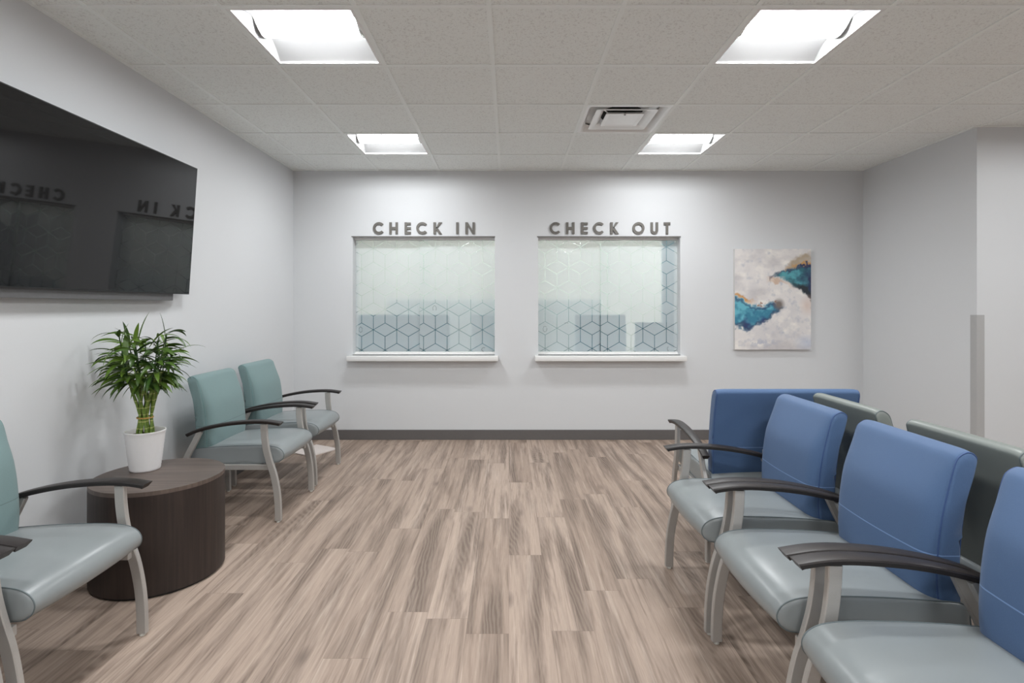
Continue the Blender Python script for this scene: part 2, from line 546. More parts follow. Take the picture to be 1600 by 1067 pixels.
# ------------------------------------------------------------------ ceiling light fixtures
def troffer(office=False):
    root = empty('ceiling_light')
    s, h = CELL, 0.085
    # frame lip around the recess
    bm = bmesh.new()
    a, b_ = .292, .276
    for (x0, x1, y0, y1) in ((-a, a, -a, -b_), (-a, a, b_, a), (-a, -b_, -b_, b_), (b_, a, -b_, b_)):
        box(bm, x0, x1, y0, y1, -.004, .010)
    link_mesh('frame', bm, M['white'], root)
    # curved reflectors running along x on both sides of the lens
    for sg in (-1, 1):
        bm = bmesh.new()
        prof = []
        for k in range(9):
            t = k / 8
            y = b_ - t * (b_ - .100)
            z = .006 + (h - .035) * math.sin(t * PI / 2)
            prof.append((sg * y, z))
        rings = [[(x, y, z) for y, z in prof] for x in (-b_, b_)]
        R = [[bm.verts.new(p) for p in r] for r in rings]
        for k in range(8): bm.faces.new((R[0][k], R[0][k + 1], R[1][k + 1], R[1][k]))
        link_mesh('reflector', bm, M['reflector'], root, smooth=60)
    # slanted end plates
    for sg in (-1, 1):
        bm = bmesh.new()
        v = [bm.verts.new(p) for p in ((sg * b_, -b_, .005), (sg * b_, b_, .005), (sg * (b_ - .03), b_, h), (sg * (b_ - .03), -b_, h))]
        bm.faces.new(v)
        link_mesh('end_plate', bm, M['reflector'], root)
    # lens: bowed cylinder segment
    bm = bmesh.new()
    R = []
    for x in (-.248, .248):
        R.append([bm.verts.new((x, -.102 + .204 * k / 14, .056 - .040 * math.sin(PI * k / 14))) for k in range(15)])
    for k in range(14): bm.faces.new((R[0][k], R[0][k + 1], R[1][k + 1], R[1][k]))
    link_mesh('lens', bm, M['lens_office'] if office else M['lens'], root, smooth=60)
    for sg in (-1, 1):
        bm = bmesh.new()
        pts = [(sg * .249, -.104 + .208 * k / 14, .057 - .043 * math.sin(PI * k / 14)) for k in range(15)]
        pts += [(sg * .249, .104, .080), (sg * .249, -.104, .080)]
        r1 = pts; r2 = [(p[0] + sg * .004, p[1], p[2]) for p in pts]
        loft(bm, [r1, r2])
        link_mesh('lens_end', bm, M['white'], root)
    bm = bmesh.new()       # housing above
    box(bm, -a, a, -a, a, h + .001, h + .02)
    for (x0, x1, y0, y1) in ((-a, a, -a, -a + .004), (-a, a, a - .004, a), (-a, -a + .004, -a, a), (a - .004, a, -a, a)):
        box(bm, x0, x1, y0, y1, .0101, h + .001)
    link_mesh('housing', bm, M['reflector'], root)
    return root

proto = troffer()
names = {
    (-1.31, 4.33): 'lit white square ceiling light nearest the corner above the CHECK IN window',
    (-1.31, 2.50): 'larger looking lit ceiling light at the top left, nearer the television',
    (1.13, 4.33): 'lit white square ceiling light beside the air diffuser, nearest the CHECK OUT wall',
    (1.13, 2.50): 'larger looking lit ceiling light at the top right, in front of the air diffuser',
}
first = True
for (x, y) in light_cells:
    o = proto if first else copy_tree(proto)
    first = False
    o.location = (x + CELL / 2, y + CELL / 2, H)
    tag(o, names.get((x, y), 'lit ceiling light behind the viewer, outside the photo'), 'ceiling light', 'recessed square ceiling lights')
po = troffer(True)
for i, x in enumerate((-1.5, -.3, 0.9, 2.1, 3.0)):
    o = po if i == 0 else copy_tree(po)
    o.location = (x, 6.55, H - .02)
    tag(o, 'ceiling light in the office hidden behind the frosted windows', 'ceiling light', 'office ceiling lights behind the glass')

# ------------------------------------------------------------------ air diffuser
vr = empty('air_diffuser', (vent_cell[0] + CELL / 2, vent_cell[1] + CELL / 2, H))
tag(vr, 'white square stepped air supply diffuser set in the ceiling between the lights', 'air vent')
def sq(r, z, rc=0.0):
    return [(-r, -r, z), (r, -r, z), (r, r, z), (-r, r, z)]
def rsq(r, z, c):
    pts = []
    for cx, cy, a0 in ((r - c, r - c, 0), (-r + c, r - c, 90), (-r + c, -r + c, 180), (r - c, -r + c, 270)):
        for k in range(5):
            a = math.radians(a0 + 22.5 * k)
            pts.append((cx + c * math.cos(a), cy + c * math.sin(a), z))
    return pts
def cone(rings, name, mat, th=.002):
    bm = bmesh.new()
    full = rings + [[(p[0], p[1], p[2] + th) for p in r] for r in reversed(rings)]
    loft(bm, full, cap=False, closed_path=True)
    return link_mesh(name, bm, mat, vr, smooth=35)
cone([rsq(.292, -.004, .01), rsq(.276, -.005, .02), rsq(.268, .000, .03), rsq(.256, .024, .04), rsq(.240, .040, .05)], 'frame', M['diffuser'])
cone([rsq(.216, -.002, .02), rsq(.212, -.003, .02), rsq(.200, .002, .02), rsq(.182, .004, .02), rsq(.165, .013, .02), rsq(.150, .024, .02)], 'outer_cone', M['diffuser'])
bm = bmesh.new()
loft(bm, [rsq(.136, -.002, .01), rsq(.133, -.004, .01), rsq(.112, -.003, .01), rsq(.085, .004, .02), rsq(.080, .006, .02), rsq(.13, .010, .02)], cap=True)
link_mesh('centre_plate', bm, M['diffuser'], vr, smooth=25)
bm = bmesh.new(); lathe(bm, [(.007, -.006), (.007, .008)], 12, 0, -.118)
link_mesh('screw', bm, M['duct'], vr)
bm = bmesh.new()
box(bm, -.262, .262, -.262, .262, .052, .060)
link_mesh('backing_plate', bm, M['diffuser'], vr)
bm = bmesh.new()
lathe(bm, [(.150, .030), (.150, .0515)], 48)
link_mesh('duct_collar', bm, M['duct'], vr, smooth=40)
bm = bmesh.new()
for a_, b_ in (((-.12, -.12), (-.16, -.16)), ((.12, -.12), (.16, -.16)), ((-.12, .12), (-.16, .16)), ((.12, .12), (.16, .16))):
    tube(bm, [(a_[0], a_[1], .009), (b_[0], b_[1], .018)], .004, 6)
link_mesh('support_bars', bm, M['diffuser'], vr)

# ------------------------------------------------------------------ reception windows
PA, PW = 0.1386, 0.12      # rhombus edge, half width of the tumbling block pattern
def clip(poly, x0, x1, z0, z1):
    def side(poly, f, inter):
        out = []
        for i in range(len(poly)):
            p, q = poly[i], poly[(i + 1) % len(poly)]
            fp, fq = f(p), f(q)
            if fp >= 0: out.append(p)
            if (fp >= 0) != (fq >= 0):
                t = fp / (fp - fq)
                out.append((p[0] + t * (q[0] - p[0]), p[1] + t * (q[1] - p[1])))
        return out
    for f in (lambda p: p[0] - x0, lambda p: x1 - p[0], lambda p: p[1] - z0, lambda p: z1 - p[1]):
        if len(poly) < 3: return []
        poly = side(poly, f, None)
    return poly

def film(x0, x1, z0, z1, ox, oz, y, parent, gap=0.0055):
    bm = bmesh.new()
    nx = int(3.5 / PW)
    for r in range(-10, 11):
        for c in range(-30, 31):
            cx = ox + 2 * PW * c + (PW if r % 2 else 0)
            cz = oz + 1.5 * PA * r
            # hub; its three rhombi to the upper right, upper left, and below are one cube around a 3-spoke vertex above the hub
            hub = (cx, cz)
            dirs = [(0, PA), (PW, PA / 2), (PW, -PA / 2), (0, -PA), (-PW, -PA / 2), (-PW, PA / 2)]
            # rhombi on this hub: between adjacent hub edges; half of them (each rhombus touches two hubs)
            for k in (0, 1, 2):
                a = dirs[k]; b2 = dirs[k + 1]
                p = [hub, (cx + a[0], cz + a[1]), (cx + a[0] + b2[0], cz + a[1] + b2[1]), (cx + b2[0], cz + b2[1])]
                mx = sum(q[0] for q in p) / 4; mz = sum(q[1] for q in p) / 4
                if mx < x0 - .3 or mx > x1 + .3 or mz < z0 - .3 or mz > z1 + .3: continue
                # inset
                s = 1 - gap / (PW * 0.5) * 0.5
                p = [(mx + (q[0] - mx) * s, mz + (q[1] - mz) * s) for q in p]
                p = clip(p, x0, x1, z0, z1)
                if len(p) >= 3:
                    bm.faces.new([bm.verts.new((q[0], y, q[1])) for q in p])
    for f in bm.faces: pass
    me_o = link_mesh('frosted_film', bm, M['film'], parent)
    return me_o

def bar_strokes(bm, strokes, y0, y1):
    for x0, x1, z0, z1 in strokes: box(bm, x0, x1, y0, y1, z0, z1)

MARKS = {1: [(563.5, 515, .018, .030, 6, 90, 450), (679, 482, .018, .030, 8, -40, 220), (756, 546, .022, .020, 8, 60, 270), (564, 547.5, .020, .008, 6, 20, 160)],
         2: [(851.5, 514, .020, .030, 8, 40, 380), (1044, 545, .008, .020, 6, 60, 300), (885, 506, .02, .012, 5, 20, 160)]}
def window(n, x0, x1, orig, split):
    r = empty('window_%d' % n, ((x0 + x1) / 2, YB + .1, WZ0))
    r['kind'] = 'structure'
    def rel(o):
        o.matrix_parent_inverse = Matrix.Translation(r.location).inverted(); return o
    bm = bmesh.new()
    box(bm, x0 - .036, x1 + .036, YB - .105, YB, .795, .846, .005)
    box(bm, x0, x1, YB, YB + T, .80, .8525)
    rel(link_mesh('window_sill', bm, M['white'], r, smooth=40))
    bm = bmesh.new()
    box(bm, x0, x1, YB + .075, YB + .135, WZ0, WZ0 + .022, .002)
    rel(link_mesh('bottom_track', bm, M['white'], r))
    bm = bmesh.new()
    box(bm, x0, x1, YB + .075, YB + .135, WZ1 - .022, WZ1, .002)
    rel(link_mesh('top_track', bm, M['white'], r))
    bm = bmesh.new()     # dark metal edge along the head of the opening, the letters stand on it
    box(bm, x0 - .012, x1 + .004, YB - .006, YB + .003, WZ1 - .003, WZ1 + .006)
    rel(link_mesh('head_trim', bm, M['letter'], r))
    z0, z1 = WZ0 + .022, WZ1 - .022
    for (a, b2, yy, (ox, oz)) in ((x0, split + .05, YB + .115, orig[0]), (split - .05, x1, YB + .095, orig[1])):
        bm = bmesh.new(); box(bm, a + .001, b2 - .001, yy, yy + .005, z0, z1)
        g = rel(link_mesh('sliding_pane', bm, M['glass'], r))
        f = film(a + .002, (b2 if yy < YB + .1 else b2 - .099) - .002, z0 + .002, z1 - .002, ox, oz, yy - .001, g)
        f.matrix_parent_inverse = Matrix.Identity(4)
    # small outlined shapes in the film
    for (u, vv, w_, h_, n_, a0, a1) in MARKS[n]:
        yy = YB + .0925
        k = (yy) / FPX
        cx, cz = (u - 795) * k, CAMZ - (vv - 479) * k
        bm = bmesh.new()
        tube(bm, [(cx + w_ * math.cos(math.radians(a0 + (a1 - a0) * q / n_)), yy, cz + h_ * math.sin(math.radians(a0 + (a1 - a0) * q / n_))) for q in range(n_ + 1)], .0016, 5)
        rel(link_mesh('film_mark', bm, M['letter'], r))
    return r
window(1, WIN[0][0], WIN[0][1], ((-1.266, 1.304), (-.389, 1.304)), -0.86)
window(2, WIN[1][0], WIN[1][1], ((0.372, 1.32), (1.366, 1.109)), 0.985)

# blurred office furniture seen through the film
def partition(x0, x1, z1, y, mat, label, th=.04, z0=0.0, grp=None):
    bm = bmesh.new(); box(bm, x0, x1, y, y + th, z0, z1, .006)
    o = link_mesh('partition_panel', bm, mat, smooth=40)
    tag(o, label, 'partition', grp)
partition(-1.66, -.63, 1.245, 5.86, M['teal_panel'], 'wide teal partition blurred behind the left half of the CHECK IN glass')
partition(-.40, -.16, 1.245, 5.86, M['blue_panel'], 'narrow pale blue partition blurred at the right edge of the CHECK IN glass')
partition(-1.55, .0, 1.425, 6.95, M['grey_panel'], 'tall grey partition blurred behind the CHECK IN glass, above the teal one')
partition(.27, 1.17, 1.425, 6.95, M['grey_panel'], 'tall grey partition blurred behind the left half of the CHECK OUT glass')
partition(.71, 1.25, 1.245, 5.86, M['teal_panel'], 'teal partition blurred behind the middle of the CHECK OUT glass')
partition(1.35, 1.92, 1.165, 5.86, M['teal_panel'], 'lower teal partition blurred behind the right half of the CHECK OUT glass')
partition(1.68, 2.3, 2.2, 6.0, M['blue_panel'], 'tall pale blue panel blurred at the right edge of the CHECK OUT glass')

# ------------------------------------------------------------------ sign lettering
SW = 0.0245
def arcpts(cx, cz, rx, rz, a0, a1, n):
    return [(cx + rx * math.cos(math.radians(a0 + (a1 - a0) * k / n)), cz + rz * math.sin(math.radians(a0 + (a1 - a0) * k / n))) for k in range(n + 1)]
def prism(bm, poly, y0, y1):
    a = [bm.verts.new((x, y0, z)) for x, z in poly]; b2 = [bm.verts.new((x, y1, z)) for x, z in poly]
    n = len(poly)
    bm.faces.new(a); bm.faces.new(b2[::-1])
    for i in range(n): bm.faces.new((a[i], b2[i], b2[(i + 1) % n], a[(i + 1) % n]))
def ringsec(bm, cx, cz, ro, ri, a0, a1, y0, y1, n=28, rzo=None, rzi=None):
    o = arcpts(cx, cz, ro, rzo or ro, a0, a1, n); i_ = arcpts(cx, cz, ri, rzi or ri, a0, a1, n)
    for k in range(n):
        prism(bm, [o[k], o[k + 1], i_[k + 1], i_[k]], y0, y1)
def letter(ch, x0, x1, z0, z1, parent):
    bm = bmesh.new()
    y0, y1 = YB - .014, YB - .0005
    wd, ht, s = x1 - x0, z1 - z0, SW
    cx, cz = (x0 + x1) / 2, (z0 + z1) / 2
    if ch == 'C':
        R = ht / 2 + .002
        ringsec(bm, x0 + R, cz, R, R - s, 42, 318, y0, y1)
    elif ch == 'O':
        R = ht / 2 + .002
        ringsec(bm, cx, cz, R, R - s, 0, 360, y0, y1, 40)
    elif ch == 'H':
        box(bm, x0, x0 + s, y0, y1, z0, z1); box(bm, x1 - s, x1, y0, y1, z0, z1); box(bm, x0 + s, x1 - s, y0, y1, cz - s / 2, cz + s / 2)
    elif ch == 'E':
        box(bm, x0, x0 + s, y0, y1, z0, z1)
        for z in (z0, cz - s / 2, z1 - s): box(bm, x0 + s, x1, y0, y1, z, z + s * .93)
    elif ch == 'K':
        box(bm, x0, x0 + s, y0, y1, z0, z1)
        prism(bm, [(x0 + s, cz - .004), (x1 - s * 1.25, z1), (x1, z1), (x0 + s * 1.5, cz + .001)], y0, y1)
        prism(bm, [(x0 + s, cz + .008), (x0 + s * 1.6, cz + .008), (x1 + .002, z0), (x1 - s * 1.2, z0), (x0 + s, cz - .018)], y0, y1)
    elif ch == 'I':
        box(bm, cx - s / 2, cx + s / 2, y0, y1, z0, z1)
    elif ch == 'N':
        box(bm, x0, x0 + s * .9, y0, y1, z0, z1); box(bm, x1 - s * .9, x1, y0, y1, z0, z1)
        prism(bm, [(x0 + s * .9, z1), (x1 - s * .9, z0 + s * 1.2), (x1 - s * .9, z0), (x0 + s * .9, z1 - s * 1.4)], y0, y1)
        prism(bm, [(x0, z1), (x0 + s * 1.0, z1), (x1, z0), (x1 - s, z0)], y0 + .0005, y1)
    elif ch == 'U':
        R = wd / 2
        ringsec(bm, cx, z0 + R, R, R - s, 180, 360, y0, y1, 20)
        box(bm, x0, x0 + s, y0, y1, z0 + R, z1); box(bm, x1 - s, x1, y0, y1, z0 + R, z1)
    elif ch == 'T':
        box(bm, cx - s / 2, cx + s / 2, y0, y1, z0, z1 - s); box(bm, x0, x1, y0, y1, z1 - s, z1)
    o = link_mesh('letter', bm, M['letter'], parent)
    o.matrix_parent_inverse = Matrix.Translation(parent.location).inverted()
def px2x(u): return (u - 795) / FPX * (YB - .02)
def sign(label, ox, spec):
    a = px2x(ox + spec[0][1] / 4.104); b2 = px2x(ox + spec[-1][2] / 4.104)
    r = empty('sign', ((a + b2) / 2, YB - .01, 2.045)); tag(r, label, 'sign')
    for ch, p, q in spec:
        letter(ch, px2x(ox + p / 4.104), px2x(ox + q / 4.104), 2.060, 2.176, r)
    return r
sign('dark bronze CHECK IN letters standing above the left window', 530,
     [('C', 215, 283), ('H', 320, 375), ('E', 418, 458), ('C', 493, 565), ('K', 603, 657), ('I', 748, 765), ('N', 808, 868)])
sign('dark bronze CHECK OUT letters standing above the right window', 820,
     [('C', 160, 228), ('H', 265, 320), ('E', 362, 405), ('C', 440, 508), ('K', 550, 603), ('O', 693, 768), ('U', 808, 857), ('T', 893, 935)])

# ------------------------------------------------------------------ abstract canvas
def vnoise(x, y, seed):
    rs = np.random.RandomState(seed); g = rs.rand(64, 64)
    xi = np.floor(x).astype(int); yi = np.floor(y).astype(int)
    fx = x - xi; fy = y - yi; fx = fx * fx * (3 - 2 * fx); fy = fy * fy * (3 - 2 * fy)
    a = g[xi % 64, yi % 64]; b = g[(xi + 1) % 64, yi % 64]; c = g[xi % 64, (yi + 1) % 64]; d = g[(xi + 1) % 64, (yi + 1) % 64]
    return (a * (1 - fx) + b * fx) * (1 - fy) + (c * (1 - fx) + d * fx) * fy
def fbm(x, y, seed, o=5):
    s = 0; a = .5; t = 0
    for k in range(o):
        s = s + a * vnoise(x * 2 ** k, y * 2 ** k, seed + k); t += a; a *= .5
    return s / t
PX0, PX1, PZ0, PZ1 = 2.250, 3.008, 0.905, 1.907
cr = empty('wall_art', ((PX0 + PX1) / 2, YB, PZ0))
tag(cr, 'abstract white, teal and navy canvas painting on the back wall by the corner', 'painting')
nx, nz = 150, 200
me = bpy.data.meshes.new('painted_canvas')
U, V = np.meshgrid(np.linspace(0, 1, nx), np.linspace(0, 1, nz))       # V from bottom to top
verts = [(PX0 + u * (PX1 - PX0), YB - .038, PZ0 + v * (PZ1 - PZ0)) for u, v in zip(U.ravel(), V.ravel())]
faces = [(j * nx + i, j * nx + i + 1, (j + 1) * nx + i + 1, (j + 1) * nx + i) for j in range(nz - 1) for i in range(nx - 1)]
me.from_pydata(verts, [], faces)
def lin(r, g, b): return np.array(srgb(r, g, b)[:3])
t = 1 - V                                     # 0 at the top edge
wob = (fbm(U * 5, t * 6, 3) - .5) * .22; wob2 = (fbm(U * 11 + 7, t * 13, 9) - .5) * .10
dx = wob + wob2 + (fbm(U * 30, t * 40, 77) - .5) * .09 + (fbm(U * 6 + 3, t * 40, 78) - .5) * .06
n1 = fbm(U * 4, t * 5, 21); n2 = fbm(U * 9, t * 16, 33); n3 = fbm(U * 18, t * 24, 41)
C = lin(226, 222, 220)[None, None, :] * np.ones((nz, nx, 1))
def blend(C, m, col):
    m = np.clip(m, 0, 1)[..., None]; return C * (1 - m) + col * m
C = blend(C, (n1 - .45) * 2.0, lin(206, 204, 206))
C = blend(C, (n2 - .50) * 3.2, lin(240, 236, 230))
C = blend(C, (n3 - .56) * 3.0, lin(190, 192, 200))
C = blend(C, (fbm(U * 3 + 5, t * 7, 55) - .5) * 3.0, lin(192, 188, 190))
def band(top, bot, soft):
    return np.clip((t + dx * .55 - top) / soft, 0, 1) * np.clip((bot - (t + dx * .55)) / soft, 0, 1)
def interp(xs_, ys_): return np.interp(U, xs_, ys_)
# upper right teal and navy wedge
top = interp([0, .42, .55, .7, .85, 1], [.5, .27, .23, .19, .16, .14]); bot = interp([0, .42, .6, .75, .87, 1], [.2, .26, .31, .35, .42, .50])
tan = band(interp([0, .6, .8, 1], [.3, .22, .06, .02]), interp([0, .6, .8, 1], [.2, .24, .22, .20]), .05)
C = blend(C, tan * (.4 + n2), lin(176, 160, 138))
m = band(top, bot, .035)
C = blend(C, m * 1.0, lin(44, 104, 118))
C = blend(C, m * (n2 - .42) * 5, lin(84, 160, 172))
C = blend(C, m * (n1 - .50) * 4 + band(top, top + .05, .025) * (U > .45) * .9, lin(34, 44, 84))
C = blend(C, band(bot - .09, bot + .015, .03) * np.clip((U - .66) * 5, 0, 1), lin(30, 40, 48))
C = blend(C, band(top - .02, top + .025, .015) * np.clip((U - .6) * 4, 0, 1) * (n3 > .48), lin(196, 150, 92))
C = blend(C, band(bot - .01, bot + .05, .02) * np.clip((.8 - U) * 4, 0, 1) * np.clip((U - .4) * 8, 0, 1) * .7, lin(200, 160, 124))
# lower left teal mass
top2 = interp([0, .12, .22, .45, .58, .66, 1], [.46, .50, .56, .545, .52, .56, .9]); bot2 = interp([0, .2, .4, .5, .58, .66, 1], [.82, .80, .745, .68, .62, .56, .5])
m2 = band(top2, bot2, .035)
C = blend(C, m2, lin(56, 128, 156))
C = blend(C, m2 * (n2 - .44) * 5, lin(104, 182, 200))
C = blend(C, m2 * (n1 - .50) * 5, lin(38, 60, 116))
C = blend(C, m2 * band(top2, top2 + .07, .03) * .75, lin(34, 44, 96))
C = blend(C, m2 * band(bot2 - .06, bot2 + .01, .03) * .8, lin(52, 56, 92))
C = blend(C, band(top2 - .055, top2 + .012, .02) * np.clip((.30 - U) * 6, 0, 1) * (.5 + n3), lin(204, 150, 82))
C = blend(C, band(top2 - .02, top2 + .01, .01) * (n3 > .52) * (U < .6), lin(150, 96, 56))
C = blend(C, np.clip(1 - np.hypot((U - .58) / .09, (t - .55) / .07), 0, 1) * 1.4, lin(120, 110, 104))
C = blend(C, np.clip(1 - np.hypot((U - .95) / .12, (t - .56) / .12), 0, 1) * .6, lin(214, 184, 168))
C = blend(C, np.clip(1 - np.hypot((U - .95) / .2, (t - .93) / .1), 0, 1) * .6, lin(160, 176, 206))
C = blend(C, np.clip(1 - np.hypot((U - .35) / .3, (t - .93) / .06), 0, 1) * (n3 > .5) * .6, lin(160, 168, 190))
attr = me.color_attributes.new('paint', 'FLOAT_COLOR', 'POINT')
attr.data.foreach_set('color', np.concatenate([C, np.ones((nz, nx, 1))], axis=2).astype(np.float32).ravel())
me.materials.append(M['canvas'])
o = bpy.data.objects.new('painted_canvas', me); COL.objects.link(o); o.parent = cr
o.matrix_parent_inverse = Matrix.Translation(cr.location).inverted()
bm = bmesh.new(); box(bm, PX0, PX1, YB - .0378, YB - .001, PZ0, PZ1)
o = link_mesh('stretcher_frame', bm, M['canvas_edge'], cr); o.matrix_parent_inverse = Matrix.Translation(cr.location).inverted()

# ------------------------------------------------------------------ television
TY0, TY1 = 2.11, 3.58
tv = empty('television', (XL, (TY0 + TY1) / 2, 1.41))
tag(tv, 'large black flat screen television mounted on the left wall', 'television')
def tvrel(o): o.matrix_parent_inverse = Matrix.Translation(tv.location).inverted(); return o
zb, zt = 1.412, 2.231
xb, xt = XL + .080, XL + .135
def quadbox(bm, pb, pt, y0, y1, d0, d1):
    """slab following the line pb->pt (x,z), between depths d0,d1 behind it"""
    n = Vector((pt[1] - pb[1], 0, -(pt[0] - pb[0]))).normalized()
    P = []
    for y in (y0, y1):
        for (x, z) in (pb, pt):
            for d in (d0, d1):
                P.append(bm.verts.new((x - n.x * d, y, z - n.z * d)))
    q = [(0, 1, 3, 2), (4, 6, 7, 5), (0, 4, 5, 1), (2, 3, 7, 6), (0, 2, 6, 4), (1, 5, 7, 3)]
    for f in q: bm.faces.new([P[i] for i in f])
bm = bmesh.new(); quadbox(bm, (xb, zb), (xt, zt), TY0, TY1, 0.002, 0.022)
tvrel(link_mesh('frame', bm, M['tv_frame'], tv))
def lerp2(t): return (xb + (xt - xb) * t, zb + (zt - zb) * t)
bm = bmesh.new(); quadbox(bm, lerp2(.008), lerp2(.994), TY0 + .006, TY1 - .006, 0.0, 0.0019)
tvrel(link_mesh('screen', bm, M['screen'], tv))
bm = bmesh.new()
P = [(XL + .062, 1.371), (XL + .064, 1.45), (XL + .082, 1.98), (XL + .012, 1.98), (XL + .012, 1.371)]
a = [bm.verts.new((x, TY0 + .14, z)) for x, z in P]; b2 = [bm.verts.new((x, TY1 - .145, z)) for x, z in P]
bm.faces.new(a); bm.faces.new(b2[::-1])
for i in range(5): bm.faces.new((a[i], b2[i], b2[(i + 1) % 5], a[(i + 1) % 5]))
tvrel(link_mesh('back_housing', bm, M['tv_back'], tv))
bm = bmesh.new(); box(bm, XL, XL + .02, TY0 + .5, TY1 - .5, 1.6, 1.9)
tvrel(link_mesh('wall_mount', bm, M['tv_frame'], tv))

# ------------------------------------------------------------------ chairs
XO = 0.29      # front feet sit this far in front of the chair's origin
def extrude_profile(prof_fn, hw, ny, cap_in=.010, cap_out=.007):
    """prof_fn(s) gives the closed profile for s=y/hw in -1..1"""
    rings = []
    def ring(y, s, shrink=0):
        pr = prof_fn(s)
        c = np.mean(pr, axis=0)
        out = []
        for p in pr:
            d = p - c; L = np.linalg.norm(d)
            q = p - d / L * shrink if L > shrink else p
            out.append((q[0] + XO, y, q[1]))
        return out
    rings.append(ring(-hw - cap_out, -1, cap_in + .02))
    rings.append(ring(-hw - cap_out * .8, -1, cap_in))
    ed = [0, .002, .006, .012, .020, .032, .048]
    ss = [-1 + e / hw for e in ed]
    ss = ss + [ss[-1] + (-2 * ss[-1]) * k / ny for k in range(1, ny)] + [-x for x in reversed(ss)]
    for s in ss:
        rings.append(ring(s * hw, s))
    rings.append(ring(hw + cap_out * .8, 1, cap_in))
    rings.append(ring(hw + cap_out, 1, cap_in + .02))
    bm = bmesh.new(); loft(bm, rings)
    return bm
SEAT = [(-.545, .440), (-.45, .452), (-.30, .462), (-.14, .466), (-.05, .460), (-.005, .444), (.016, .420), (.018, .395), (.002, .372), (-.04, .358), (-.20, .352), (-.40, .352), (-.545, .358), (-.56, .40)]
BACK = [(-.560, .883), (-.545, .862), (-.528, .80), (-.505, .70), (-.492, .60), (-.488, .50), (-.498, .41), (-.508, .378), (-.530, .368), (-.552, .380), (-.556, .45), (-.557, .60), (-.575, .75), (-.604, .855), (-.606, .880), (-.585, .893)]
SP = catmull(SEAT, 4, True); BP = catmull(BACK, 4, True)
def seat_prof(s):
    e = 1 - s * s
    out = []
    for p in SP:
        x, z = p
        if z > .40: z = z + .014 * e * min(1, (z - .40) / .05)
        x = x + .016 * e * np.clip((x + .15) / .15, 0, 1)
        out.append(np.array((x, z)))
    return np.array(out)
def back_prof(s, hw=.25):
    d = (1 - abs(s)) * hw
    e = math.sqrt(max(0.0, 1 - (1 - min(1, d / .05)) ** 2))
    e2 = 1 - s * s
    out = []
    for p in BP:
        x, z = p
        mid = -.545 - .045 * np.clip((z - .6) / .28, 0, 1)
        f = np.clip((x - mid) / .05, 0, 1)
        g = np.clip((.895 - z) / .16, 0, 1)
        x = x + .019 + (.030 * e + .016 * e2) * f * (.15 + .85 * g)
        z = z + .006 * e * np.clip((z - .85) / .03, 0, 1)
        out.append(np.array((x, z)))
    return np.array(out)
def rect_sweep(bm, path, w_in, w_lat, y, lat=None):
    """path (x,z) in rel coordinates; w_in thickness in the x-z plane, w_lat in y"""
    rings = []
    n = len(path)
    for i, p in enumerate(path):
        a = np.array(path[max(i - 1, 0)]); b2 = np.array(path[min(i + 1, n - 1)])
        t = (b2 - a) / np.linalg.norm(b2 - a); nn = np.array((-t[1], t[0]))
        yy = y if lat is None else lat[i]
        h1, h2 = w_in / 2, w_lat / 2; c = .003
        pts = [(-h1 + c, -h2), (h1 - c, -h2), (h1, -h2 + c), (h1, h2 - c), (h1 - c, h2), (-h1 + c, h2), (-h1, h2 - c), (-h1, -h2 + c)]
        rings.append([(p[0] + nn[0] * q[0] + XO, yy + q[1], p[1] + nn[1] * q[0]) for q in pts])
    loft(bm, rings)
FRONT = catmull([(0, .011), (-.001, .08), (-.005, .15), (-.014, .22), (-.031, .30), (-.054, .37), (-.075, .45), (-.086, .53), (-.090, .606)], 4)
REAR = catmull([(-.485, .563), (-.520, .49), (-.562, .41), (-.592, .32), (-.602, .20), (-.600, .10), (-.598, .008)], 4)
ARM = catmull([(-.565, .538), (-.50, .566), (-.40, .592), (-.28, .612), (-.15, .622), (-.06, .620), (.022, .608)], 4)

